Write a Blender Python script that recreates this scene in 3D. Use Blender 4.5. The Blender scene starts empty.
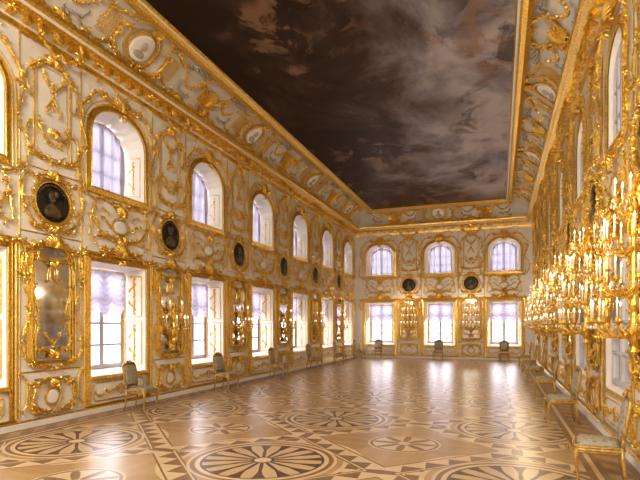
import bpy, bmesh, math, random, cmath
from mathutils import Vector, Matrix
from mathutils.geometry import tessellate_polygon
random.seed(7)
PI=math.pi
XL,XR,YB,YF=-7.46,1.62,-2.5,26.3
HW=6.85; HC=7.72; CI=1.15
W0=8.3; SP=3.33
RS=.62   # ornament thickness scale
scene=bpy.context.scene
col=scene.collection

# ------------------------------------------------------------ materials
def new_mat(name):
    m=bpy.data.materials.new(name); m.use_nodes=True
    nt=m.node_tree; b=nt.nodes.get('Principled BSDF'); return m,nt,b
def noise_mat(name,c1,c2,scale=6,rough=.5,metal=0,bump=0,detail=4,bscale=None,**kw):
    m,nt,b=new_mat(name)
    tc=nt.nodes.new('ShaderNodeTexCoord')
    n=nt.nodes.new('ShaderNodeTexNoise'); n.inputs['Scale'].default_value=scale; n.inputs['Detail'].default_value=detail
    nt.links.new(tc.outputs['Object'],n.inputs['Vector'])
    r=nt.nodes.new('ShaderNodeValToRGB'); r.color_ramp.elements[0].position=.35; r.color_ramp.elements[1].position=.65
    r.color_ramp.elements[0].color=(*c1,1); r.color_ramp.elements[1].color=(*c2,1)
    nt.links.new(n.outputs['Fac'],r.inputs['Fac']); nt.links.new(r.outputs['Color'],b.inputs['Base Color'])
    b.inputs['Roughness'].default_value=rough; b.inputs['Metallic'].default_value=metal
    if bump:
        n2=nt.nodes.new('ShaderNodeTexNoise'); n2.inputs['Scale'].default_value=bscale or scale*3; n2.inputs['Detail'].default_value=3
        nt.links.new(tc.outputs['Object'],n2.inputs['Vector'])
        bp=nt.nodes.new('ShaderNodeBump'); bp.inputs['Strength'].default_value=bump; bp.inputs['Distance'].default_value=.02
        nt.links.new(n2.outputs['Fac'],bp.inputs['Height']); nt.links.new(bp.outputs['Normal'],b.inputs['Normal'])
    for k,v in kw.items(): b.inputs[k].default_value=v
    return m
GOLD=noise_mat('gilding',(.74,.44,.06),(1.0,.75,.22),scale=26,rough=.29,metal=.82,bump=.5,bscale=34)
AGED=noise_mat('aged_gilding',(.46,.30,.09),(.70,.49,.19),scale=22,rough=.42,metal=.7,bump=.5,bscale=40)
WHITE=noise_mat('ivory_paint',(.84,.81,.765),(.90,.875,.83),scale=1.5,rough=.45)
COVE=noise_mat('cove_paint',(.64,.62,.58),(.76,.74,.70),scale=2.5,rough=.6)
GREY=noise_mat('grisaille_relief',(.42,.40,.37),(.52,.50,.46),scale=6,rough=.6)
SASH=noise_mat('sash_paint',(.56,.54,.58),(.64,.62,.66),scale=4,rough=.5)
MIRROR=noise_mat('mirror_glass',(.68,.68,.70),(.80,.80,.82),scale=1.2,rough=.06,metal=1)
DARK=noise_mat('dark_canvas',(.010,.010,.012),(.04,.036,.03),scale=5,rough=.4)
BUST=noise_mat('bronze_toned_paint',(.05,.035,.02),(.17,.12,.055),scale=14,rough=.45)
CANDLE=noise_mat('candle_wax',(.88,.82,.68),(.94,.89,.76),scale=5,rough=.5)
CRYSTAL=noise_mat('amber_crystal',(.9,.75,.5),(1,.9,.7),scale=30,rough=.08,metal=.6)
def brocade():
    m,nt,b=new_mat('brocade_fabric')
    tc=nt.nodes.new('ShaderNodeTexCoord'); v=nt.nodes.new('ShaderNodeTexVoronoi'); v.inputs['Scale'].default_value=15
    nt.links.new(tc.outputs['Object'],v.inputs['Vector'])
    r=nt.nodes.new('ShaderNodeValToRGB'); e=r.color_ramp.elements
    e[0].position=.22; e[0].color=(.30,.21,.10,1); e[1].position=.40; e[1].color=(.40,.36,.29,1)
    nt.links.new(v.outputs['Distance'],r.inputs['Fac']); nt.links.new(r.outputs['Color'],b.inputs['Base Color'])
    b.inputs['Roughness'].default_value=.7; return m
BROC=brocade()
def flame_mat():
    m,nt,b=new_mat('candle_flame')
    b.inputs['Base Color'].default_value=(1,.8,.5,1)
    b.inputs['Emission Color'].default_value=(1,.82,.52,1); b.inputs['Emission Strength'].default_value=3.4
    try: m.cycles.emission_sampling='NONE'
    except Exception: pass
    return m
FLAME=flame_mat()
def sheer(name,tc_,lo,hi):
    m=bpy.data.materials.new(name); m.use_nodes=True; nt=m.node_tree; nt.nodes.clear()
    o=nt.nodes.new('ShaderNodeOutputMaterial'); mx=nt.nodes.new('ShaderNodeMixShader')
    tr=nt.nodes.new('ShaderNodeBsdfTransparent'); tl=nt.nodes.new('ShaderNodeBsdfTranslucent')
    df=nt.nodes.new('ShaderNodeBsdfDiffuse'); df.inputs['Color'].default_value=(.8,.78,.82,1)
    tl.inputs['Color'].default_value=(*tc_,1)
    m2=nt.nodes.new('ShaderNodeMixShader'); m2.inputs[0].default_value=.35; nt.links.new(tl.outputs[0],m2.inputs[1]); nt.links.new(df.outputs[0],m2.inputs[2])
    tc=nt.nodes.new('ShaderNodeTexCoord'); n=nt.nodes.new('ShaderNodeTexNoise'); n.inputs['Scale'].default_value=11; n.inputs['Detail'].default_value=5
    nt.links.new(tc.outputs['Object'],n.inputs['Vector'])
    r=nt.nodes.new('ShaderNodeMapRange'); r.inputs[1].default_value=.38; r.inputs[2].default_value=.62; r.inputs[3].default_value=lo; r.inputs[4].default_value=hi
    nt.links.new(n.outputs['Fac'],r.inputs[0]); nt.links.new(r.outputs[0],mx.inputs[0])
    nt.links.new(tr.outputs[0],mx.inputs[1]); nt.links.new(m2.outputs[0],mx.inputs[2]); nt.links.new(mx.outputs[0],o.inputs[0])
    return m
SHEER=sheer('festoon_sheer',(.225,.205,.255),.95,.99)
LACE=sheer('lace_sheer',(.215,.20,.24),.91,.98)

# ------------------------------------------------------------ mesh builder
class MB:
    def __init__(s): s.v=[]; s.f=[]; s.m=[]; s.mats=[]
    def mi(s,mat):
        if mat not in s.mats: s.mats.append(mat)
        return s.mats.index(mat)
    def add(s,vs,fs,mat):
        o=len(s.v); i=s.mi(mat); s.v+= [tuple(a) for a in vs]
        for f in fs: s.f.append(tuple(o+k for k in f)); s.m.append(i)
    def tube(s,pts,rad,mat,sides=5,nrm=(0,1,0),flat=.75,closed=False):
        n=len(pts); pts=[Vector(p) for p in pts]; N=Vector(nrm)
        if not hasattr(rad,'__len__'): rad=[rad]*n
        vs=[];fs=[]
        for i in range(n):
            if closed: t=pts[(i+1)%n]-pts[i-1]
            else: t=pts[min(i+1,n-1)]-pts[max(i-1,0)]
            if t.length<1e-9: t=Vector((1,0,0))
            t.normalize(); b=t.cross(N)
            if b.length<1e-6: b=Vector((1,0,0))
            b.normalize(); nn=b.cross(t)
            for k in range(sides):
                a=2*PI*k/sides+PI/2
                vs.append(pts[i]+b*(math.cos(a)*rad[i])+nn*(math.sin(a)*rad[i]*flat))
        for i in range(n if closed else n-1):
            j=(i+1)%n
            for k in range(sides):
                l=(k+1)%sides
                fs.append((i*sides+k,i*sides+l,j*sides+l,j*sides+k))
        if not closed:
            fs.append(tuple(range(sides))[::-1]); fs.append(tuple((n-1)*sides+k for k in range(sides)))
        s.add(vs,fs,mat)
    def box(s,x0,x1,y0,y1,z0,z1,mat):
        vs=[(x,y,z) for x in(x0,x1) for y in(y0,y1) for z in(z0,z1)]
        s.add(vs,[(0,1,3,2),(4,6,7,5),(0,4,5,1),(2,3,7,6),(0,2,6,4),(1,5,7,3)],mat)
    def band(s,a,b,y,mat):
        n=len(a); vs=[(p[0],y,p[1]) for p in a]+[(p[0],y*.3,p[1]) for p in b]
        s.add(vs,[(k,(k+1)%n,n+(k+1)%n,n+k) for k in range(n)],mat)
    def lathe(s,prof,mat,c=(0,0,0),n=10):
        vs=[];fs=[]
        for r,z in prof:
            for k in range(n):
                a=2*PI*k/n; vs.append((c[0]+r*math.cos(a),c[1]+r*math.sin(a),c[2]+z))
        for i in range(len(prof)-1):
            for k in range(n):
                l=(k+1)%n; fs.append((i*n+k,i*n+l,(i+1)*n+l,(i+1)*n+k))
        fs.append(tuple(range(n))[::-1]); fs.append(tuple((len(prof)-1)*n+k for k in range(n)))
        s.add(vs,fs,mat)
    def pad(s,loop,up,h,mat,rings=5,back=True):
        loop=[Vector(p) for p in loop]; c=sum(loop,Vector())/len(loop); up=Vector(up); n=len(loop)
        vs=[];fs=[]
        for i in range(rings):
            q=i/(rings)
            k=1-q; hh=h*math.sqrt(max(0,1-(k)**4))
            for p in loop: vs.append(c+(p-c)*k+up*hh)
        vs.append(c+up*h); ci=len(vs)-1
        for i in range(rings-1):
            for k in range(n):
                l=(k+1)%n; fs.append((i*n+k,i*n+l,(i+1)*n+l,(i+1)*n+k))
        for k in range(n): fs.append(((rings-1)*n+k,(rings-1)*n+(k+1)%n,ci))
        if back: fs.append(tuple(range(n))[::-1])
        s.add(vs,fs,mat)
    def mesh(s,name,smooth=True,fn=None):
        me=bpy.data.meshes.new(name)
        vs=s.v if fn is None else [tuple(fn(*p)) for p in s.v]
        me.from_pydata(vs,[],s.f)
        for m in s.mats: me.materials.append(m)
        me.polygons.foreach_set('material_index',s.m)
        if smooth: me.polygons.foreach_set('use_smooth',[s.mats[i] is not GOLD for i in s.m])
        me.update(); 
        bm=bmesh.new(); bm.from_mesh(me); bmesh.ops.recalc_face_normals(bm,faces=bm.faces); bm.to_mesh(me); bm.free()
        return me

# ------------------------------------------------------------ rocaille vocabulary
def scroll_pts(p0,p1,kind='C',side=1,turn=.7,bulge=1.2,n=20):
    th=0; z=0j; pts=[0j]
    for i in range(n):
        t=(i+.5)/n; e=abs(2*t-1); K=8*turn*2*PI
        sg=1 if kind=='C' else (1 if t>.5 else -1)
        th+=side*(sg*K*e**3/n+(bulge/n if kind=='C' else sg*bulge*.5/n))
        z+=cmath.exp(1j*th)*(1-.86*e*e); pts.append(z)
    sc=(complex(*p1)-complex(*p0))/(pts[-1]-pts[0])
    return [complex(*p0)+p*sc for p in pts]
def leaf(mb,q,d,L,r,sg,y,mat):
    lp=[];lr=[];m=6
    for j in range(m):
        u=j/(m-1); lp.append((q.real,y+r*.4+.22*L*math.sin(u*PI),q.imag)); lr.append(r*(.35+1.3*math.sin(PI*min(1,u*1.05)**.8))*(1-u*.35)+.001)
        q+=d*L/(m-1)*(1-.35*u); d*=cmath.exp(1j*sg*.34)
    lr[-1]=r*.15
    mb.tube(lp,lr,mat,sides=4,flat=.6)
def scroll(mb,p0,p1,kind='C',side=1,turn=.7,r=.02,leaves=3,y=.03,mat=None,rs=None):
    mat=mat or GOLD; r=r*(RS if rs is None else rs)
    P=scroll_pts(p0,p1,kind,side,turn); n=len(P)
    span=abs(complex(*p1)-complex(*p0))
    rad=[]
    for i in range(n):
        e=abs(2*i/(n-1)-1); rad.append(r*(.35+.85*(1-e)))
    rad[0]=rad[-1]=r*1.0; rad[1]=rad[-2]=r*.8
    mb.tube([(p.real,y+.6*rad[i],p.imag) for i,p in enumerate(P)],rad,mat,sides=5,flat=1.1)
    lv=int(leaves*2)+1
    for k in range(lv):
        i=int((k+1)*(n-1)/(lv+1)); t=P[min(i+1,n-1)]-P[max(i-1,0)]
        if abs(t)<1e-9: continue
        t/=abs(t); sg=side if (kind=='C' or i>n/2) else -side
        if k%3==2: sg=-sg
        L=min(r*(7.5 if k%2 else 5),span*.42)
        leaf(mb,P[i],t*cmath.exp(-1j*sg*(.9 if k%2 else .6)),L,r*.75,sg,y,mat)
def shell(mb,c,R,a0=20,a1=160,n=9,r=.02,y=.03,rx=1.0,mat=None):
    r*=RS
    for k in range(n):
        a=math.radians(a0+(a1-a0)*k/(n-1)); 
        L=R*(.8+.2*math.cos((k/(n-1)-.5)*PI))
        pts=[];rad=[]
        for j in range(5):
            q=j/4; pts.append((c[0]+rx*L*q*math.cos(a),y+.05*math.sin(q*PI)+.02*q,c[1]+L*q*math.sin(a))); rad.append(r*(.35+1.0*q if j<4 else .9))
        mb.tube(pts,rad,mat or GOLD,sides=4)
def ring(mb,c,rx,rz,r,y=.03,n=28,mat=None):
    mb.tube([(c[0]+rx*math.cos(2*PI*k/n),y,c[1]+rz*math.sin(2*PI*k/n)) for k in range(n)],r,mat or GOLD,sides=6,closed=True)
def disc(mb,c,rx,rz,h,y,mat,n=24):
    mb.pad([(c[0]+rx*math.cos(2*PI*k/n),y,c[1]+rz*math.sin(2*PI*k/n)) for k in range(n)],(0,1,0),h,mat)
def frame(mb,x0,x1,z0,z1,r=.02,y=.015,notch=0,mat=None):
    c=notch
    if c:
        pts=[]
        for (cx,cz,sx,sz) in ((x0,z0,1,1),(x1,z0,-1,1),(x1,z1,-1,-1),(x0,z1,1,-1)):
            arc=[(cx+sx*c*math.sin(a),cz+sz*c*math.cos(a)) for a in [PI/2*k/4 for k in range(5)]]
            if sx*sz>0: pts+=arc
            else: pts+=arc[::-1]
        mb.tube([(a,y,b) for a,b in pts],r,mat or GOLD,sides=4,closed=True)
    else:
        for a,b in (((x0,z0),(x1,z0)),((x1,z0),(x1,z1)),((x1,z1),(x0,z1)),((x0,z1),(x0,z0))):
            mb.tube([(a[0],y,a[1]),(b[0],y,b[1])],r,mat or GOLD,sides=4)
def sym(mb,specs,**kw):
    for sp in specs:
        x0,z0,x1,z1,kind,side,turn,r,lv=sp
        scroll(mb,(x0,z0),(x1,z1),kind,side,turn,r,lv,**kw)
        scroll(mb,(-x0,z0),(-x1,z1),kind,-side,turn,r,lv,**kw)

# ------------------------------------------------------------ things / templates
def T(x=0,y=0,z=0): return Matrix.Translation((x,y,z))
def R(a,ax='Z'): return Matrix.Rotation(math.radians(a),4,ax)
def place(tmpl,M,label,cat,group=None,kind=None,name=None):
    rn,rme,parts=tmpl
    o=bpy.data.objects.new(name or rn,rme); col.objects.link(o); o.matrix_world=M
    o['label']=label; o['category']=cat
    if group: o['group']=group
    if kind: o['kind']=kind
    def rec(ps,par):
        for p in ps:
            c=bpy.data.objects.new(p[0],p[1]); col.objects.link(c); c.parent=par; c.matrix_basis=p[2]
            rec(p[3],c)
    rec(parts,o); return o
I4=Matrix.Identity(4)
def wallM(w,s,z,y=0):
    if w=='L': return T(XL+y,s,z)@R(-90)
    if w=='F': return T(s,YF-y,z)@R(180)
    if w=='R': return T(XR-y,s,z)@R(90)

def arch_loop(hw,z0,zs,rise,n=12):
    pts=[(-hw,z0),(hw,z0),(hw,zs)]
    for k in range(1,n): 
        a=PI*k/n; pts.append((hw*math.cos(a),zs+rise*math.sin(a)))
    pts.append((-hw,zs)); return pts
def rect(hw,z0,z1): return [(-hw,z0),(hw,z0),(hw,z1),(-hw,z1)]
up_out=arch_loop(.76,4.42,5.52,.58); up_in=arch_loop(.60,4.52,5.46,.5)
lo_out=rect(.80,.72,2.98); lo_in=rect(.63,.8,2.88)
upm_out=arch_loop(.56,4.42,5.52,.50); upm_in=arch_loop(.50,4.48,5.48,.45)

def build_wall(name,fn,s0,s1,centers,depth,label,up=(up_out,up_in),ztop=7.05):
    mb=MB(); outer=[(s0,0),(s1,0),(s1,ztop),(s0,ztop)]
    loops=[outer]
    for c in centers:
        for lo in (up[0],lo_out): loops.append([(c+a,b) for a,b in lo])
    flat=[p for l in loops for p in l]
    tris=tessellate_polygon([[Vector((a,b,0)) for a,b in l] for l in loops])
    mb.add([fn(a,0,b) for a,b in flat],[tuple(t) for t in tris],WHITE)
    for c in centers:
        for lo,li in (up,(lo_out,lo_in)):
            n=len(lo); vs=[fn(c+a,0,b) for a,b in lo]+[fn(c+a,-depth,b) for a,b in li]
            mb.add(vs,[(k,(k+1)%n,n+(k+1)%n,n+k) for k in range(n)],WHITE)
    me=mb.mesh(name,smooth=False); o=bpy.data.objects.new(name,me); col.objects.link(o)
    o['kind']='structure'; o['label']=label; o['category']='wall'; return o
LC=[W0+SP*k for k in range(-2,6)]
RC=[W0+SP*k for k in range(0,6)]
FC=[-2.92-3.15,-2.92,-2.92+3.15]
DP=.50
build_wall('wall_left',lambda s,y,z:(XL+y,s,z),YB,YF,LC,DP,'ivory painted wall with two tiers of window openings')
build_wall('wall_far',lambda s,y,z:(s,YF-y,z),XL,XR,FC,DP,'ivory painted end wall with three window bays')
build_wall('wall_right',lambda s,y,z:(XR-y,s,z),YB,YF,RC,.10,'ivory painted wall with mirrored false windows',up=(upm_out,upm_in))
build_wall('wall_back',lambda s,y,z:(s,YB+y,z),XL,XR,[],.1,'plain ivory painted end wall')

# ------------------------------------------------------------ windows
def muntin_mesh(kind):
    mb=MB(); d=.025
    if kind=='lo':
        z0,z1,h=.8,2.88,.63
        for a,b in ((-h,-h+.08),(h-.08,h),(-.055,.055)): mb.box(a,b,-d,d,z0,z1,SASH)
        for z in (z0,z1-.09): mb.box(-h,h,-d*.9,d*.9,z,z+.09,SASH)
        mb.box(-h,h,-d*.95,d*.95,2.22,2.30,SASH)
        for z in (1.3,1.76): mb.box(-h,h,-.018,.018,z-.022,z+.022,SASH)
    else:
        mb.tube([(a,0,b) for a,b in arch_loop(.57,4.55,5.46,.47)],.045,SASH,sides=4,closed=True)
        mb.box(-.045,.045,-d,d,4.52,5.94,SASH)
        for x in (-.31,.31): mb.box(x-.018,x+.018,-.018,.018,4.52,5.87,SASH)
        for z in (4.92,5.36): mb.box(-.58,.58,-.018,.018,z-.02,z+.02,SASH)
    return mb.mesh('sash_'+kind,smooth=False)
def pane_mesh(loop,mat,y=0):
    mb=MB(); mb.add([(a,y,b) for a,b in loop],[tuple(range(len(loop)))],mat); return mb.mesh('pane',smooth=False)
def curtain_mesh(kind):
    mb=MB(); nx,nz=72,44; vs=[];fs=[]
    for i in range(nx+1):
        x=-.61+1.22*i/nx if kind=='lo' else -.58+1.16*i/nx
        sw=abs(math.sin((x+.61)/1.22*3*PI))
        for j in range(nz+1):
            q=j/nz
            if kind=='lo':
                z=2.86-.74*q-.19*sw*q; ph=z*42+5*sw*(1-q*.2)
                y=.07+.032*math.sin(ph)*(.25+.75*sw)*(.3+.7*q)+.05*sw*q
            else:
                top=5.46+.5*math.sqrt(max(0,1-(x/.60)**2))-.02; z=top+(4.56-top)*q; y=.05+.034*math.sin(x*40)+.014*math.sin(x*23+q*5)
            vs.append((x,y,z))
    for i in range(nx):
        for j in range(nz): a=i*(nz+1)+j; fs.append((a,a+1,a+nz+2,a+nz+1))
    mb.add(vs,fs,SHEER if kind=='lo' else LACE); return mb.mesh('curtain_'+kind)
def upper_frame(dx=0,dp=DP,inner=True):
    mb=MB()
    mb.band(arch_loop(.77-dx,4.41,5.52,.59-dx*.4,16),arch_loop(.88-dx,4.30,5.53,.70-dx*.4,16),.035,GOLD)
    for off,r,y in ((.0,.020,.03),(.12,.014,.02),(.19,.009,.015)):
        mb.tube([(a,y,b) for a,b in arch_loop(.78+off-dx,4.42-off,5.53,.58+off-dx*.4,16)],r,GOLD,sides=5,closed=True)
    if inner: mb.tube([(a,-dp+.04,b) for a,b in up_in],.018,GOLD,sides=4,closed=True)
    return mb.mesh('gilded_arch_frame')
def reveal_f(sx,u,z,w=.76): return (sx*(w-.15*u),-DP*u,z)
def upper_reveal():
    mb=MB()
    for sx in (-1,1):
        P=[reveal_f(sx,a,b) for a,b in ((.18,4.58),(.82,4.6),(.82,5.42),(.18,5.44))]
        for k in range(4): mb.tube([P[k],P[(k+1)%4]],.012,GOLD,sides=4,nrm=(1,.3,0))
        for a,b,sd in ((.02,.34,1),(-.02,-.34,-1),(.1,.26,-1),(-.1,-.26,1)):
            pts=scroll_pts((.5 if abs(a)<.05 else .66,5.0+a),(.45,5.0+b),'S',sd,.7); mb.tube([reveal_f(sx,max(.05,min(.95,p.real)),p.imag) for p in pts],.018,GOLD,sides=4,nrm=(1,.3,0))
    return mb.mesh('gilded_reveal_up')
def upper_crest(k=1.0):
    mb=MB()
    shell(mb,(0,6.14),.34,5,175,13,.032,y=.06); shell(mb,(0,6.1),.18,200,340,7,.022,y=.06)
    sym(mb,[(.05,6.2,.48,6.32,'S',1,.7,.044,4),(.5,6.25,.96,5.75,'C',-1,.7,.038,5),(1.02,5.7,1.0,5.1,'S',1,.6,.028,4),
            (.99,4.95,1.03,4.4,'C',-1,.6,.028,4),(.15,6.44,.62,6.5,'C',-1,.6,.026,3),
            (.1,4.18,.6,4.24,'S',-1,.6,.026,3),(.62,4.22,.98,4.42,'C',1,.6,.026,3)],y=.04)
    shell(mb,(0,4.26),.2,200,340,9,.024,y=.04)
    return mb.mesh('rocaille_crest')
def lower_frame():
    mb=MB()
    mb.band(rect(.82,.16,3.0),rect(.93,.16,3.12),.04,GOLD)
    frame(mb,-.95,.95,.15,3.14,.020,.03); frame(mb,-.88,.88,.63,3.06,.008,.035); frame(mb,-.81,.81,.7,2.98,.016,.03)
    y=-DP+.04
    for a,b in (((-.63,.8),(-.63,2.88)),((.63,.8),(.63,2.88)),((-.63,2.88),(.63,2.88))):
        mb.tube([(a[0],y,a[1]),(b[0],y,b[1])],.02,GOLD,sides=4)
    return mb.mesh('gilded_frame')
def sill():
    mb=MB(); mb.box(-.80,.80,-DP+.02,.06,.66,.72,WHITE); mb.box(-.81,.81,.06,.085,.655,.725,GOLD); return mb.mesh('sill',smooth=False)
def lower_panel():
    mb=MB(); frame(mb,-.74,.74,.22,.58,.014,.015,notch=.06)
    sym(mb,[(.05,.40,.4,.42,'S',1,.6,.026,3),(.4,.42,.68,.4,'C',1,.6,.022,3)]); ring(mb,(0,.41),.08,.10,.014)
    return mb.mesh('gilded_apron')
def lower_crest():
    mb=MB(); shell(mb,(0,3.1),.30,8,172,13,.034,y=.06); shell(mb,(0,3.06),.14,200,340,7,.022,y=.06)
    sym(mb,[(.06,3.16,.5,3.26,'S',1,.7,.042,4),(.52,3.28,.99,3.16,'C',1,.7,.038,4),(1.01,3.05,.99,2.6,'C',-1,.6,.028,4),
            (1.0,.3,1.0,.85,'C',1,.6,.026,3)],y=.04)
    return mb.mesh('rocaille_crest')
def reveal_ornament():
    mb=MB()
    for sx in (-1,1):
        for z0,z1 in ((.85,1.8),(1.9,2.8)):
            f=lambda u,z:reveal_f(sx,u,z,.785)
            P=[f(.15,z0),f(.85,z0),f(.85,z1),f(.15,z1)]
            for k in range(4): mb.tube([P[k],P[(k+1)%4]],.013,GOLD,sides=4,nrm=(1,0.3,0))
            zm=(z0+z1)/2
            for a,b,sd in ((.02,.38,1),(-.02,-.38,-1),(.1,.3,-1),(-.1,-.3,1)):
                off=.5 if abs(a)<.05 else .68
                pts=scroll_pts((off,zm+a),(.45,zm+b),'S',sd,.7); mb.tube([f(max(.05,min(.95,p.real)),p.imag) for p in pts],.021,GOLD,sides=4,nrm=(1,.3,0))
    return mb.mesh('gilded_reveal')
S_UP,S_LO=muntin_mesh('up'),muntin_mesh('lo'); C_UP,C_LO=curtain_mesh('up'),curtain_mesh('lo')
UF,UC,LF,LCR,LP,SI,RV,RVU=upper_frame(),upper_crest(),lower_frame(),lower_crest(),lower_panel(),sill(),reveal_ornament(),upper_reveal()
UFM=upper_frame(.2,inner=False)
PM_UP,PM_LO=pane_mesh(upm_in,MIRROR),pane_mesh(lo_in,MIRROR)
t_up=('window',None,[('sash',S_UP,T(0,-DP,0),[]),('sheer_curtain',C_UP,T(0,-DP+.03,0),[]),('gilded_frame',UF,I4,[]),('rocaille_crest',UC,I4,[]),('gilded_reveal',RVU,I4,[])])
t_lo=('window',None,[('sash',S_LO,T(0,-DP,0),[]),('festoon_curtain',C_LO,T(0,-DP+.03,0),[]),('gilded_frame',LF,I4,[]),('rocaille_crest',LCR,I4,[]),('window_sill',SI,I4,[]),('apron_panel',LP,I4,[]),('gilded_reveal',RV,I4,[])])
def sc(y,x=1): return Matrix.Diagonal((x,y,1,1))
t_upm=('window',None,[('sash',S_UP,T(0,-.075,0)@Matrix.Diagonal((.83,1,.985,1)),[]),('mirror_pane',PM_UP,T(0,-.095,0),[]),('gilded_frame',UFM,sc(1.2),[]),('rocaille_crest',UC,sc(1.5,.9),[])])
t_lom=('window',None,[('sash',S_LO,T(0,-.075,0),[]),('mirror_pane',PM_LO,T(0,-.095,0),[]),('gilded_frame',LF,sc(.2),[]),('rocaille_crest',LCR,sc(1.2),[]),('window_sill',SI,sc(.2),[]),('apron_panel',LP,I4,[])])
wi=1
def area(M,sx,sz,p,c,name='daylight'):
    l=bpy.data.lights.new(name,'AREA'); l.shape='RECTANGLE'; l.size=sx; l.size_y=sz; l.energy=p; l.color=c
    o=bpy.data.objects.new(name,l); col.objects.link(o); o.matrix_world=M; return o
DAY=(.93,.90,1.0)
for w,cs in (('L',LC),('F',FC)):
    for c in cs:
        place(t_up,wallM(w,c,0),'arched upper window with sheer lace curtain and gilded frame','window','arched upper windows','structure','window_%d'%wi); wi+=1
        place(t_lo,wallM(w,c,0),'tall lower window with festooned sheer curtain and gilded frame','window','tall lower windows','structure','window_%d'%wi); wi+=1
        area(wallM(w,c,5.25,-1.1)@R(90,'X'),2.6,2.4,105,DAY)
        area(wallM(w,c,1.85,-1.1)@R(90,'X'),2.6,3.4,145,DAY)
for c in RC:
    place(t_upm,wallM('R',c,0),'arched false window glazed with mirror in gilded frame','window','mirrored arched windows','structure','window_%d'%wi); wi+=1
    place(t_lom,wallM('R',c,0),'tall false window glazed with mirror in gilded frame','window','mirrored tall windows','structure','window_%d'%wi); wi+=1

# ------------------------------------------------------------ wall ornaments
def overdoor():
    mb=MB()
    ring(mb,(0,0),.27,.18,.02); disc(mb,(0,0),.24,.15,.04,.0,WHITE)
    shell(mb,(0,.2),.22,10,170,11,.028,y=.05); shell(mb,(0,-.2),.2,190,350,9,.026,y=.05)
    sym(mb,[(.08,-.34,.5,-.2,'S',1,.7,.038,4),(.5,-.18,.82,.24,'C',1,.7,.038,5),(.8,.32,.25,.38,'C',1,.6,.030,4),
            (.3,-.02,.62,.1,'S',-1,.6,.028,3),(.15,-.46,.8,-.40,'C',-1,.6,.030,4),(.92,-.34,.98,.1,'S',-1,.6,.022,4),(.4,.16,.6,.26,'C',-1,.6,.02,2)])
    return mb.mesh('overdoor_cartouche')
def pier_upper():
    mb=MB(); frame(mb,-.38,.38,-.9,.8,.018,.02,notch=.1); frame(mb,-.31,.31,-.83,.73,.008,.012,notch=.1)
    shell(mb,(0,.76),.22,10,170,11,.028,y=.05); shell(mb,(0,-.5),.2,20,160,9,.026,y=.04)
    sym(mb,[(.05,.84,.44,.66,'S',1,.6,.040,4),(.06,.32,.2,.6,'S',1,.6,.030,3),(.03,.24,.12,-.05,'S',-1,.6,.026,3),
            (.05,-.55,.26,-.28,'C',1,.7,.034,4),(.08,-.96,.45,-.8,'S',1,.6,.040,4),(.45,-.75,.42,-.35,'C',1,.5,.026,4),(.44,.55,.42,.15,'C',-1,.5,.022,4)])
    for k in range(5): disc(mb,(0,.5-.12*k),.028,.028,.04,.01,GOLD,7)
    return mb.mesh('gilded_pier_panel')
def pier_moulding():
    mb=MB()
    for x in (-.64,.64): mb.tube([(x,.012,.16),(x,.012,6.56)],.013,GOLD,sides=4)
    for z in (3.30,4.42,.92,6.56): mb.tube([(-.64,.012,z),(.64,.012,z)],.012,GOLD,sides=4)
    return mb.mesh('pier_moulding')
def medallion_frame():
    mb=MB(); ring(mb,(0,0),.37,.37,.026,y=.04); ring(mb,(0,0),.43,.43,.012,y=.03)
    for k in range(20):
        a=2*PI*k/20; shell(mb,(.41*math.cos(a),.41*math.sin(a)),.07,math.degrees(a)-40,math.degrees(a)+40,3,.020,y=.02)
    shell(mb,(0,.38),.2,15,165,9,.030,y=.05); shell(mb,(0,-.40),.14,200,340,7,.024,y=.05)
    sym(mb,[(.05,.44,.42,.40,'S',1,.7,.036,3),(.46,.38,.53,-.1,'C',-1,.7,.034,4),(.52,-.14,.14,-.44,'C',-1,.7,.034,4),(.1,-.52,.44,-.44,'S',1,.6,.028,3)])
    return mb.mesh('medallion_frame')
def medallion_canvas():
    mb=MB(); disc(mb,(0,0),.36,.36,.02,.01,DARK); return mb.mesh('dark_canvas')
def medallion_bust():
    mb=MB(); disc(mb,(.02,.10),.085,.11,.04,.02,BUST,16)
    loop=[(-.2,-.22),(-.1,-.28),(.1,-.28),(.2,-.22),(.16,-.1),(.06,-.03),(.045,.02),(-.035,.02),(-.05,-.03),(-.15,-.09)]
    mb.pad([(a,.02,b) for a,b in loop],(0,1,0),.035,BUST)
    for k in range(12):
        a=PI*(.15+.7*k/11); disc(mb,(.3*math.cos(a),.3*math.sin(a)),.03,.03,.02,.02,BUST,6)
    disc(mb,(-.05,.15),.05,.07,.04,.03,BUST,8)
    return mb.mesh('painted_bust')
def mloopf(h,kz=1,dz=0):
    l=[(-h,-1.0),(h,-1.0),(h,.75)]+[(h*math.cos(PI*k/10),.75+.3*math.sin(PI*k/10)) for k in range(1,10)]+[(-h,.75)]
    return [(a,b*kz+dz) for a,b in l]
def mirror_frame():
    mb=MB(); 
    mb.band(mloopf(.42),mloopf(.49,1.03),.04,GOLD)
    mb.tube([(a,.04,b) for a,b in mloopf(.42)],.018,GOLD,sides=6,closed=True)
    mb.tube([(a,.02,b) for a,b in mloopf(.50,1.035,.0)],.014,GOLD,sides=4,closed=True)
    mb.tube([(a,.03,b) for a,b in mloopf(.36,.94,.0)],.008,GOLD,sides=4,closed=True)
    return mb.mesh('gilded_mirror_frame')
MF=mirror_frame(); mloop=[(a,.02,b) for a,b in mloopf(.42)]
def mirror_glass():
    mb=MB(); mb.add(mloop,[tuple(range(len(mloop)))],MIRROR); return mb.mesh('mirror_glass',smooth=False)
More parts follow.
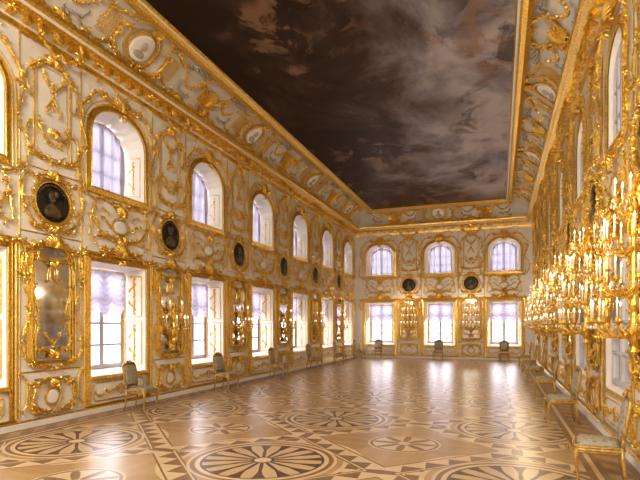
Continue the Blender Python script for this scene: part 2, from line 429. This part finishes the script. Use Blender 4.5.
def mirror_crest():
    mb=MB(); shell(mb,(0,1.0),.24,8,172,11,.034,y=.06)
    sym(mb,[(.05,1.07,.44,1.0,'S',1,.7,.044,4),(.47,.95,.55,.5,'C',-1,.7,.034,5),(.55,.42,.53,-.05,'S',1,.6,.026,4),(.53,-.1,.55,-.6,'S',-1,.6,.026,4),
            (.55,-.65,.43,-1.0,'C',-1,.7,.034,4),(.05,-1.07,.38,-1.06,'S',-1,.6,.040,4),
            (.05,.78,.30,.88,'C',1,.6,.028,3),(.32,.74,.37,.35,'C',-1,.6,.022,5),(.35,.28,.36,-.2,'S',1,.5,.018,5),(.36,-.28,.31,-.75,'S',-1,.5,.022,5),(.04,-.9,.28,-.82,'C',-1,.6,.028,3),
            (.02,.66,.13,.42,'S',1,.6,.020,2),(.02,-.74,.13,-.5,'S',1,.6,.020,2)],y=.035)
    shell(mb,(0,-.95),.16,15,165,9,.028,y=.05); shell(mb,(0,.78),.13,195,345,9,.024,y=.05)
    return mb.mesh('rocaille_crest')
def pier_lower():
    mb=MB(); frame(mb,-.46,.46,-.32,.28,.016,.02,notch=.08); ring(mb,(0,-.04),.17,.17,.02); disc(mb,(0,-.04),.15,.15,.03,0,WHITE)
    shell(mb,(0,.13),.15,15,165,9,.026,y=.05)
    sym(mb,[(.05,.22,.40,.22,'S',1,.6,.034,3),(.28,.16,.38,-.2,'C',-1,.7,.034,4),(.05,-.26,.4,-.25,'S',-1,.6,.030,3)])
    return mb.mesh('gilded_lower_panel')
def cornice_cart():
    mb=MB(); ring(mb,(0,.1),.15,.2,.026,y=.1); disc(mb,(0,.1),.13,.18,.07,.05,GOLD,18)
    shell(mb,(0,.3),.28,5,175,11,.036,y=.1)
    sym(mb,[(.06,.36,.46,.3,'S',1,.7,.050,4),(.25,.2,.4,-.14,'C',-1,.7,.048,4),(.32,-.18,.05,-.32,'C',-1,.7,.040,3),(.45,.1,.9,.05,'S',1,.6,.036,4)],y=.08)
    return mb.mesh('cornice_cartouche')
OD,PU,MDF,MDC,MDB,MG,MC,PL,CC,PMO=overdoor(),pier_upper(),medallion_frame(),medallion_canvas(),medallion_bust(),mirror_glass(),mirror_crest(),pier_lower(),cornice_cart(),pier_moulding()
t_od=('overdoor_cartouche',OD,[]); t_pu=('pier_ornament',PU,[]); t_pl=('dado_ornament',PL,[]); t_cc=('cornice_cartouche',CC,[]); t_pm=('trim',PMO,[])
t_md=('portrait_medallion',None,[('frame',MDF,I4,[]),('canvas',MDC,I4,[]),('painted_bust',MDB,T(0,.01,0),[])])
t_mi=('pier_mirror',None,[('mirror_glass',MG,I4,[]),('frame',MF,I4,[]),('rocaille_crest',MC,I4,[])])

# ------------------------------------------------------------ sconces
def arm_mesh(Rr,drop,r=.011):
    mb=MB(); pts=[];n=12
    for i in range(n+1):
        q=i/n; y=.06+Rr*q; z=-drop*math.sin(q*PI*.9)*1.0+ .12*q*q+.0
        pts.append((0,y,z))
    end=pts[-1]; mb.tube(pts,[r*(1.3-.4*i/n) for i in range(n+1)],GOLD,sides=5,nrm=(1,0,0),flat=1)
    for a,b,k,sd in (((.25,.9),(.62,.3),'C',-1),((.5,.9),(.95,.6),'S',1)):
        P=scroll_pts((.06+Rr*a[0],-drop*a[1]),(.06+Rr*b[0],-drop*b[1]),k,sd,.6,n=12)
        mb.tube([(0,p.real,p.imag) for p in P],r*.75,GOLD,sides=4,nrm=(1,0,0),flat=1)
    mb.lathe([(.010,-.03),(.034,-.005),(.042,.012),(.022,.015),(.019,.05),(.016,.055)],GOLD,c=end,n=7)
    for k in range(4):
        a=2*PI*k/4; c=(.04*math.cos(a),end[1]+.04*math.sin(a),end[2]-.01)
        mb.lathe([(.001,-.08),(.010,-.055),(.003,-.01),(.001,0)],CRYSTAL,c=c,n=4)
    return mb.mesh('sconce_arm'),end
def candle_mesh():
    mb=MB(); mb.lathe([(.012,0),(.012,.15),(.003,.155)],CANDLE,n=6)
    mb.lathe([(.002,.152),(.011,.168),(.013,.18),(.007,.20),(.001,.225)],FLAME,n=6); return mb.mesh('candle')
CM=candle_mesh()
def sconce_body(tiers):
    mb=MB(); zt=tiers[-1][0]
    mb.lathe([(.02,-.32),(.05,-.26),(.03,-.2),(.075,-.1),(.085,0),(.04,.08),(.03,.2),(.06,.28),(.035,.4)]+[(.03,zt-.1),(.06,zt),(.04,zt+.1),(.02,zt+.18),(.045,zt+.25),(.005,zt+.36)],GOLD,c=(0,.07,0),n=8)
    sym(mb,[(.05,-.25,.16,.1,'S',1,.7,.034,3),(.16,.12,.24,zt*.5,'C',1,.6,.03,5),(.24,zt*.55,.08,zt+.1,'C',1,.6,.03,5),(.04,zt+.12,.2,zt+.2,'S',1,.6,.03,3)])
    return mb.mesh('sconce_stem')
def make_sconce(tiers):
    parts=[('stem',sconce_body(tiers),I4,[])]
    for i,(z,Rr,n,spread) in enumerate(tiers):
        am,end=arm_mesh(Rr,.12)
        for k in range(n):
            a=-spread+2*spread*k/(n-1)
            parts.append(('arm',am,T(0,.03,z)@R(a),[('candle',CM,T(0,end[1],end[2]+.05),[])]))
    return parts
t_sc=('wall_sconce',None,make_sconce([(0,.42,7,80),(.48,.36,6,78),(.96,.28,5,72),(1.42,.17,3,60)]))
t_sr=('wall_sconce',None,make_sconce([(0,.30,5,80),(.46,.24,4,75),(.90,.14,3,70)]))
t_sf=('wall_sconce',None,make_sconce([(0,.36,7,80),(.36,.30,5,75),(.72,.24,5,70),(1.06,.14,3,60)]))
t_ss=('wall_sconce',None,make_sconce([(0,.3,5,75),(.35,.2,3,65)]))
def plight(M,p,name='candlelight',c=(1,.82,.56),r=.05):
    l=bpy.data.lights.new(name,'POINT'); l.energy=p; l.color=c; l.shadow_soft_size=r
    o=bpy.data.objects.new(name,l); col.objects.link(o); o.matrix_world=M; return o

piersL=[W0+SP*(k-.5) for k in range(-1,6)]
piersR=[W0+SP*(k-.5) for k in range(0,6)]
piersF=[-2.92-1.575,-2.92+1.575]
SL='large tiered gilded candle sconce with lit candles and crystal drops'
ti=10
def pier(w,s,sconce):
    global ti
    place(t_pm,wallM(w,s,0),'thin gilded panel mouldings edging an ivory pier','moulding','pier mouldings','structure','trim_%d'%ti); ti+=1
    place(t_pu,wallM(w,s,5.5),'tall gilded rocaille panel on ivory pier','wall ornament','gilded pier panels')
    place(t_md,wallM(w,s,3.88),'dark round bust portrait in gilded scroll frame','portrait','round portrait medallions')
    place(t_mi,wallM(w,s,2.08),'tall arched pier mirror in gilded rocaille frame','mirror','pier mirrors')
    place(t_pl,wallM(w,s,.5,.012),'gilded dado panel with round white boss','wall ornament','gilded dado panels')
    place(t_cc,wallM(w,s,6.75,.12),'gilded cartouche mounted over the cornice','cornice ornament','cornice cartouches')
    if sconce=='big':
        place(t_sc,wallM(w,s,1.66,.08),SL,'wall sconce','tiered candle sconces')
        plight(wallM(w,s,2.9,.8),28)
    elif sconce=='far':
        place(t_sf,wallM(w,s,1.6,.08),SL,'wall sconce','tiered candle sconces')
        plight(wallM(w,s,2.9,.8),24)
    elif sconce=='small':
        place(t_ss,wallM(w,s,1.6,.06),'small gilded two-tier candle sconce on mirror','wall sconce','small candle sconces')
for i,s in enumerate(piersL): pier('L',s,'small' if i>=2 else None)
for s in piersR: pier('R',s,'big')
for s in piersF: pier('F',s,'far')
for s in RC: place(t_sr,wallM('R',s,1.95,.06),'gilded candle sconce with lit candles before mirrored window','wall sconce','mirror candle sconces')
for w,cs,k in (('L',LC[1:],.9),('F',FC,.82),('R',RC,.9)):
    for c in cs:
        place(t_od,wallM(w,c,3.75,.01)@Matrix.Diagonal((k,1,1,1)),'gilded scrollwork cartouche with white oval centre','wall ornament','overdoor cartouches')

# ------------------------------------------------------------ room trims
def loop_trim(name,prof,mats,label,cat='moulding',smooth=False):
    mb=MB()
    for k in range(len(prof)-1):
        (o0,z0),(o1,z1)=prof[k],prof[k+1]
        vs=[]
        for o,z in ((o0,z0),(o1,z1)):
            vs+=[(XL+o,YB+o,z),(XR-o,YB+o,z),(XR-o,YF-o,z),(XL+o,YF-o,z)]
        mb.add(vs,[(i,(i+1)%4,4+(i+1)%4,4+i) for i in range(4)],mats[k])
    o=bpy.data.objects.new(name,mb.mesh(name,smooth=smooth)); col.objects.link(o)
    o['kind']='structure'; o['label']=label; o['category']=cat; return o
G,Wh=GOLD,WHITE
loop_trim('trim_1',[(0.005,6.58),(.05,6.58),(.06,6.67),(.06,6.74),(.13,6.78),(.17,6.80),(.26,6.83),(.31,6.85),(.31,6.91),(.38,6.94),(.39,7.01),(.22,7.04)],
          [G,G,Wh,Wh,G,G,G,Wh,G,G,G],'ivory and gilded cornice around the hall','cornice')
loop_trim('trim_2',[(CI-.14,HC-.03),(CI-.14,HC-.08),(CI-.04,HC-.14),(CI+.06,HC-.14),(CI+.10,HC-.08),(CI+.15,HC-.08),(CI+.18,HC-.03),(CI+.18,HC+.0)],[G,G,G,G,Wh,G,G],'gilded frame moulding around the ceiling painting')
loop_trim('baseboard_hall',[(.09,0),(.09,.1),(.07,.12),(.05,.13)],[Wh,G,G],'ivory skirting with gilded top edge','baseboard')
cv=[(CI-(CI-.22)*math.cos(PI/2*k/10),7.0+(HC-7.0)*math.sin(PI/2*k/10)) for k in range(11)]
loop_trim('trim_3',cv,[COVE]*10,'painted concave cove between cornice and ceiling','cove')
def dentils(name,w,s0,s1):
    mb=MB(); n=int((s1-s0)/.3)
    for k in range(n):
        s=s0+(k+.5)*(s1-s0)/n; mb.box(s-.05,s+.05,.06,.2,6.70,6.80,GOLD)
    if w=='L': fn=lambda a,y,z:(XL+y,a,z)
    elif w=='F': fn=lambda a,y,z:(a,YF-y,z)
    else: fn=lambda a,y,z:(XR-y,a,z)
    o=bpy.data.objects.new(name,mb.mesh(name,smooth=False,fn=fn)); col.objects.link(o); o['kind']='structure'; o['label']='gilded dentil course under the cornice'; o['category']='moulding'
dentils('trim_4','L',YB+.3,YF-.3); dentils('trim_5','F',XL+.3,XR-.3); dentils('trim_6','R',YB+.3,YF-.3)

# ------------------------------------------------------------ cove ornaments
ARC=1.28
def cove_f(x,y,z):
    a=max(0,min(1,z/ARC))*PI/2; ca,sa=math.cos(a),math.sin(a); b=(HC-7.0); A=CI-.22
    o=CI-A*ca; zz=7.0+b*sa; nx,nz=b*ca,-A*sa; L=math.hypot(nx,nz)
    return (x,o+y*nx/L,zz+y*nz/L-7.0)
def trellis(mb,x0,x1,z0,z1):
    n=4
    for k in range(-n,n+1):
        for sg in (1,-1):
            pts=[]
            for j in range(9):
                q=j/8; z=z0+(z1-z0)*q; x=(x0+x1)/2+sg*((k/n)*(x1-x0)/2+(q-.5)*.22)
                if x0<=x<=x1: pts.append((x,.012,z))
            if len(pts)>1: mb.tube(pts,.006,GOLD,sides=4)
def cove_med():
    mb=MB(); disc(mb,(0,.6),.34,.34,.05,.0,WHITE); ring(mb,(0,.6),.37,.37,.03,y=.04); ring(mb,(0,.6),.45,.45,.012,y=.02)
    disc(mb,(0,.66),.08,.11,.05,.04,GREY,14); disc(mb,(0,.47),.16,.09,.04,.04,GREY,14)
    sym(mb,[(.08,.12,.5,.20,'S',1,.7,.046,4),(.54,.26,.58,.8,'C',1,.7,.046,5),(.5,.99,.1,1.12,'C',1,.7,.040,3),(.62,.24,1.2,.22,'S',1,.7,.040,5),(.62,1.0,1.15,.95,'S',1,.7,.036,4)])
    sym(mb,[(.70,.15,1.2,.12,'S',-1,.6,.04,4)],y=.0,mat=GREY)
    trellis(mb,.68,1.14,.36,.86); trellis(mb,-1.14,-.68,.36,.86)
    shell(mb,(0,1.0),.2,15,165,9,.032)
    return mb.mesh('cove_medallion',fn=cove_f)
def cove_cart():
    mb=MB(); shell(mb,(0,.42),.46,8,172,15,.044); shell(mb,(0,.34),.26,192,348,9,.038); ring(mb,(0,.40),.15,.13,.024)
    sym(mb,[(.06,.14,.5,.1,'S',1,.7,.050,4),(.3,.32,.54,.8,'C',-1,.7,.048,5),(.5,.94,.06,1.14,'C',1,.7,.042,4),(.56,.18,1.1,.2,'C',1,.7,.040,5)])
    sym(mb,[(.66,.95,1.15,1.05,'S',1,.6,.05,4),(.7,.4,1.1,.5,'C',1,.6,.04,3)],y=.0,mat=GREY)
    for k in range(11):
        q=k/10
        for sx in (-1,1):
            disc(mb,(sx*(.50+.66*q),.84-.3*math.sin(PI*q)),.04,.04,.05,.01,GOLD,7)
    return mb.mesh('cove_cartouche',fn=cove_f)
t_cm=('cove_medallion',cove_med(),[]); t_ct=('cove_cartouche',cove_cart(),[])
def cove_row(w,pos,ph=0):
    for i,s in enumerate(pos):
        j=(i+ph)%2
        lab=('round white relief medallion ringed with gilded scrolls on cove','gilded shell cartouche with flower garland on cove')[j]
        place((t_cm,t_ct)[j],wallM(w,s,7.0),lab,'cove ornament',('cove medallions','cove cartouches')[j])
cove_row('L',[5.9+2.5*k for k in range(0,8)],1)
cove_row('R',[5.9+2.5*k for k in range(0,8)],1)
for s,t in ((-2.92,t_cm),(-5.2,t_ct),(-.65,t_ct)):
    place(t,wallM('F',s,7.0),'gilded ornament on the end wall cove','cove ornament','end wall cove ornaments')

# ------------------------------------------------------------ ceiling + floor
def plane(name,x0,x1,y0,y1,z,mat,label,cat,kind=None):
    mb=MB(); mb.add([(x0,y0,z),(x1,y0,z),(x1,y1,z),(x0,y1,z)],[(0,1,2,3)],mat)
    o=bpy.data.objects.new(name,mb.mesh(name,smooth=False)); col.objects.link(o); o['label']=label; o['category']=cat
    if kind: o['kind']=kind
    return o
class NT:
    def __init__(s,nt): s.nt=nt
    def val(s,n,i,x):
        if isinstance(x,(int,float)): n.inputs[i].default_value=x
        else: s.nt.links.new(x,n.inputs[i])
    def m(s,op,a,b=0.0,c=None):
        n=s.nt.nodes.new('ShaderNodeMath'); n.operation=op; s.val(n,0,a); s.val(n,1,b)
        if c is not None: s.val(n,2,c)
        return n.outputs[0]
    def mix(s,f,a,b):
        n=s.nt.nodes.new('ShaderNodeMix'); n.data_type='RGBA'; s.val(n,0,f)
        for i,x in ((6,a),(7,b)):
            if isinstance(x,tuple): n.inputs[i].default_value=(*x,1)
            else: s.nt.links.new(x,n.inputs[i])
        return n.outputs[2]
def ceiling_mat():
    m,nt,b=new_mat('ceiling_fresco'); N=NT(nt)
    tc=nt.nodes.new('ShaderNodeTexCoord'); sx=nt.nodes.new('ShaderNodeSeparateXYZ'); nt.links.new(tc.outputs['Object'],sx.inputs[0]); X,Y=sx.outputs[0],sx.outputs[1]
    def noise(sc,det,dist,off=0,ys=1.0):
        mp=nt.nodes.new('ShaderNodeMapping'); mp.inputs['Location'].default_value=(off,off*.7,0); mp.inputs['Scale'].default_value=(1,ys,1); nt.links.new(tc.outputs['Object'],mp.inputs[0])
        n=nt.nodes.new('ShaderNodeTexNoise'); n.inputs['Scale'].default_value=sc; n.inputs['Detail'].default_value=det; n.inputs['Distortion'].default_value=dist; n.inputs['Roughness'].default_value=.62
        nt.links.new(mp.outputs[0],n.inputs['Vector']); return n.outputs['Fac']
    def rng(v,a,b_):
        q=nt.nodes.new('ShaderNodeMapRange'); q.inputs[1].default_value=a; q.inputs[2].default_value=b_; nt.links.new(v,q.inputs[0]); return q.outputs[0]
    cl=N.m('ADD',N.m('MULTIPLY',noise(.40,10,.5,0,.7),1.5),-.25); gx=N.m('MULTIPLY',N.m('ADD',X,3.4),.09)
    yy=N.m('MULTIPLY',N.m('ABSOLUTE',N.m('SUBTRACT',Y,15.0)),-.006)
    f=N.m('ADD',N.m('ADD',cl,gx),yy)
    r=nt.nodes.new('ShaderNodeValToRGB'); e=r.color_ramp.elements
    e[0].position=.25; e[0].color=(.024,.012,.008,1); e[1].position=.86; e[1].color=(.50,.48,.51,1)
    for p,c in ((.40,(.06,.034,.022)),(.52,(.145,.11,.10)),(.64,(.25,.235,.275))):
        k=e.new(p); k.color=(*c,1)
    nt.links.new(f,r.inputs[0])
    grp=rng(noise(.34,2,.6,31,.7),.49,.57)
    mask=N.m('MULTIPLY',rng(noise(1.3,7,.9,11,.7),.50,.56),grp)
    dk=N.m('MULTIPLY',rng(noise(1.0,6,.8,57,.7),.46,.54),grp)
    c=N.mix(N.m('MULTIPLY',dk,.8),r.outputs[0],(.035,.022,.018))
    c=N.mix(N.m('MULTIPLY',mask,.65),c,(.33,.20,.12))
    edge=rng(N.m('ADD',N.m('MULTIPLY',Y,.25),N.m('MULTIPLY',noise(.6,5,.5,91),2.5)),6.6,7.6)
    c=N.mix(N.m('MULTIPLY',edge,.65),c,(.17,.115,.075))
    nt.links.new(c,b.inputs['Base Color']); b.inputs['Roughness'].default_value=.5; b.inputs['Specular IOR Level'].default_value=.25
    return m
plane('ceiling',XL,XR,YB,YF,HC+.03,COVE,'plain ceiling slab above the painted canvas','ceiling','structure')
plane('ceiling_painting',XL+CI+.1,XR-CI-.1,YB+CI+.1,YF-CI-.1,HC-.01,ceiling_mat(),'dark allegorical sky painting with brown figures and grey clouds','ceiling painting')

def floor_mat():
    m,nt,b=new_mat('inlaid_parquet'); N=NT(nt)
    tc=nt.nodes.new('ShaderNodeTexCoord'); sx=nt.nodes.new('ShaderNodeSeparateXYZ'); nt.links.new(tc.outputs['Object'],sx.inputs[0]); X,Y=sx.outputs[0],sx.outputs[1]
    cx,cy=3.05,3.0
    def cell(v,c0,size): 
        q=N.m('DIVIDE',N.m('SUBTRACT',v,c0),size); fr=N.m('SUBTRACT',q,N.m('ROUND',q)); return N.m('MULTIPLY',fr,size)
    px,py=cell(X,-2.82,cx),cell(Y,5.66,cy)
    qx,qy=cell(X,-2.82+cx/2,cx),cell(Y,5.66+cy/2,cy)
    def rad(a,b_): return N.m('SQRT',N.m('ADD',N.m('MULTIPLY',a,a),N.m('MULTIPLY',b_,b_)))
    def band(v,lo,hi): return N.m('MULTIPLY',N.m('GREATER_THAN',v,lo),N.m('LESS_THAN',v,hi))
    def AND(a,b_): return N.m('MULTIPLY',a,b_)
    r=rad(px,py); r2=rad(qx,qy); an=N.m('ARCTAN2',py,px); an2=N.m('ARCTAN2',qy,qx)
    ax,ay=N.m('ABSOLUTE',px),N.m('ABSOLUTE',py)
    quad=N.m('GREATER_THAN',ax,ay)
    ip1=N.m('FLOOR',N.m('MULTIPLY',X,9.0)); ip2=N.m('FLOOR',N.m('MULTIPLY',Y,9.0))
    pid=N.m('ADD',N.m('MULTIPLY',quad,ip1),N.m('MULTIPLY',N.m('SUBTRACT',1,quad),ip2))
    wn=nt.nodes.new('ShaderNodeTexWhiteNoise'); wn.noise_dimensions='1D'; nt.links.new(pid,wn.inputs['W'])
    base=N.mix(wn.outputs['Value'],(.45,.29,.145),(.51,.34,.175))
    base=N.mix(N.m('MULTIPLY',quad,.35),base,(.60,.42,.235))
    n=nt.nodes.new('ShaderNodeTexNoise'); n.inputs['Scale'].default_value=5; n.inputs['Detail'].default_value=6; nt.links.new(tc.outputs['Object'],n.inputs['Vector'])
    DK=(.115,.065,.034); MD=(.27,.165,.085); LT=(.73,.56,.36)
    c=base
    # curved band around every rosette
    c=N.mix(band(r,1.02,1.30),c,LT)
    c=N.mix(AND(band(r,1.08,1.24),N.m('GREATER_THAN',N.m('SINE',N.m('MULTIPLY',an,20)),-.15)),c,MD)
    # broad straight bands with zigzag linking cell corners, crossing over the curves
    dd1=N.m('ADD',ax,ay); td=N.m('SUBTRACT',ax,ay)
    c=N.mix(band(dd1,1.30,1.74),c,LT)
    tri=N.m('MULTIPLY',N.m('ABSOLUTE',N.m('SUBTRACT',N.m('FRACT',N.m('MULTIPLY',td,2.0)),.5)),.60)
    zz=N.m('SUBTRACT',N.m('SUBTRACT',dd1,1.37),tri)
    c=N.mix(AND(N.m('GREATER_THAN',dd1,1.36),band(zz,-.5,.0)),c,MD)
    c=N.mix(N.m('MAXIMUM',band(dd1,1.29,1.325),band(dd1,1.715,1.75)),c,MD)
    # secondary medallion
    c=N.mix(N.m('LESS_THAN',r2,.52),c,LT)
    c=N.mix(band(r2,.45,.49),c,MD)
    st=N.m('GREATER_THAN',N.m('COSINE',N.m('MULTIPLY',an2,8)),N.m('SUBTRACT',N.m('MULTIPLY',r2,4.8),1.3))
    c=N.mix(AND(st,N.m('LESS_THAN',r2,.44)),c,MD)
    c=N.mix(N.m('LESS_THAN',r2,.09),c,LT)
    # main rosette with pale petals
    c=N.mix(N.m('LESS_THAN',r,.94),c,LT)
    c=N.mix(band(r,.84,.90),c,MD)
    c=N.mix(N.m('LESS_THAN',r,.78),c,DK)
    pet=N.m('GREATER_THAN',N.m('ABSOLUTE',N.m('SINE',N.m('MULTIPLY',an,8))),N.m('ADD',N.m('MULTIPLY',N.m('ABSOLUTE',N.m('SUBTRACT',r,.48)),1.7),.30))
    c=N.mix(AND(pet,band(r,.15,.75)),c,(.62,.46,.28))
    c=N.mix(N.m('LESS_THAN',r,.11),c,LT)
    # perimeter border
    dl=N.m('SUBTRACT',X,XL); dr=N.m('SUBTRACT',XR,X); df=N.m('SUBTRACT',YF,Y); dd=N.m('MINIMUM',N.m('MINIMUM',dl,dr),df)
    c=N.mix(N.m('LESS_THAN',dd,.66),c,(.29,.175,.09)); c=N.mix(band(dd,.52,.58),c,LT)
    c=N.mix(AND(band(dd,.18,.44),N.m('GREATER_THAN',N.m('FRACT',N.m('MULTIPLY',N.m('ADD',X,Y),2.2)),.5)),c,(.46,.30,.15))
    g=N.mix(N.m('MULTIPLY',n.outputs['Fac'],.2),c,(.28,.17,.085))
    nt.links.new(g,b.inputs['Base Color'])
    rr=nt.nodes.new('ShaderNodeMapRange'); rr.inputs[3].default_value=.25; rr.inputs[4].default_value=.36; nt.links.new(n.outputs['Fac'],rr.inputs[0]); nt.links.new(rr.outputs[0],b.inputs['Roughness'])
    b.inputs['IOR'].default_value=1.45; b.inputs['Specular IOR Level'].default_value=.5
    return m
plane('floor',XL-.5,XR+.3,YB,YF+.5,0,floor_mat(),'polished inlaid parquet floor with round rosettes','floor','structure')

# ------------------------------------------------------------ chairs
def chair_parts():
    P=[]; G_=AGED
    def leg(front,sx):
        mb=MB()
        if front: pts=[(0,0,.42),(.010*sx,.015,.34),(.0,.01,.22),(-.012*sx,-.01,.1),(-.004*sx,.0,.03),(.008*sx,.014,.0)]; rr=[.026,.030,.021,.015,.015,.022]
        else: pts=[(0,0,.44),(0,-.01,.3),(0,-.025,.15),(0,-.06,0)]; rr=[.024,.022,.018,.016]
        mb.tube(pts,rr,G_,sides=8,nrm=(0,1,0),flat=1); return mb.mesh('leg')
    lf,lfm,lb=leg(1,1),leg(1,-1),leg(0,1)
    P+=[('leg',lf,T(.235,.22,0),[]),('leg',lfm,T(-.235,.22,0),[]),('leg',lb,T(.19,-.22,0),[]),('leg',lb,T(-.19,-.22,0),[])]
    def loopseat(k,z,n=32):
        out=[]
        for i in range(n):
            a=2*PI*i/n; c,s_=math.cos(a),math.sin(a)
            x=math.copysign(abs(c)**.35,c); y=math.copysign(abs(s_)**.35,s_)
            out.append((x*(.235+.03*y)*k,y*.245*k,z))
        return out
    mb=MB(); 
    for z,r in ((.40,.024),(.43,.018),(.375,.014)): mb.tube(loopseat(1.0,z),r,G_,sides=6,nrm=(0,0,1),flat=1,closed=True)
    sc_=MB(); scroll(sc_,(0,.0),(.12,.01),'S',1,.6,.018,2); scroll(sc_,(0,.0),(-.12,.01),'S',-1,.6,.018,2); shell(sc_,(0,-.01),.05,200,340,5,.016)
    mb.add([(x,y+.25,z+.385) for x,y,z in sc_.v],sc_.f,G_)
    P.append(('seat_rail',mb.mesh('seat_rail'),I4,[]))
    mb=MB(); mb.pad(loopseat(.97,.42),(0,0,1),.085,BROC,rings=6); P.append(('seat_cushion',mb.mesh('seat_cushion'),I4,[]))
    def back(k,y,n=36):
        out=[]
        for i in range(n):
            a=2*PI*i/n; c,s_=math.cos(a),math.sin(a)
            x=math.copysign(abs(c)**.35,c)*.215*(1+.08*s_); z=math.copysign(abs(s_)**.35,s_)*.24+(.03*math.cos(x*7) if s_>0 else 0)
            out.append((x*k,y,z*k))
        return out
    mb=MB(); mb.tube(back(1,0),.022,G_,sides=6,closed=True,flat=1)
    shell(mb,(0,.26),.06,15,165,7,.02,y=.0,mat=G_); scroll(mb,(.02,.285),(.15,.275),'S',1,.6,.022,2,y=0,mat=G_); scroll(mb,(-.02,.285),(-.15,.275),'S',-1,.6,.022,2,y=0,mat=G_)
    for sx in (-1,1): mb.tube([(sx*.185,-.01,-.31),(sx*.19,-.0,-.18)],.02,G_,sides=6,flat=1)
    bf=mb.mesh('backrest_frame')
    mb=MB(); mb.pad(back(.93,0),(0,1,0),.05,BROC); mb.pad(back(.93,0),(0,-1,0),.025,BROC); bp=mb.mesh('back_cushion')
    M=T(0,-.265,.735)@R(9,'X')
    P.append(('backrest',bf,M,[('back_cushion',bp,I4,[])]))
    return P
t_ch=('gilded_chair',None,chair_parts())
def chair(w,s,y,rot=0): place(t_ch,wallM(w,s,0,y)@R(rot)@Matrix.Diagonal((.95,.95,.95,1)),'gilded side chair with pale brocade seat'+(' below a window' if w!='R' else ' by mirrored wall'),'chair','gilded side chairs')
for i,c in enumerate(LC[2:]): chair('L',c-.1,.64,(6,-4,3,-3,4,0)[i])
for c in FC: chair('F',c,.6,0)
for s,r in ((6.15,-6),(9.7,5),(13.1,-3),(16.4,2),(19.7,0),(23.0,0)): chair('R',s,.6,r)

# ------------------------------------------------------------ lights / world / camera
w=bpy.data.worlds.new('World'); scene.world=w; w.use_nodes=True
bg=w.node_tree.nodes['Background']; bg.inputs[0].default_value=(.90,.87,1,1); bg.inputs[1].default_value=2.5
area(T(-3.4,-1.6,5.6)@R(66,'X'),3,1.6,640,(1,.93,.80),'fill_light')  # added warm fill light, high behind the camera, not a fitting of the hall
cam=bpy.data.cameras.new('Camera'); co=bpy.data.objects.new('Camera',cam); col.objects.link(co)
cam.sensor_width=36; cam.lens=495/640*36; cam.shift_y=86/640; cam.clip_start=.05; cam.clip_end=200
co.location=(0,0,1.7); co.rotation_euler=(PI/2,0,math.radians(19.9)); scene.camera=co
scene.view_settings.view_transform='Standard'
try: scene.view_settings.look='Medium High Contrast'
except Exception: pass
scene.view_settings.exposure=0
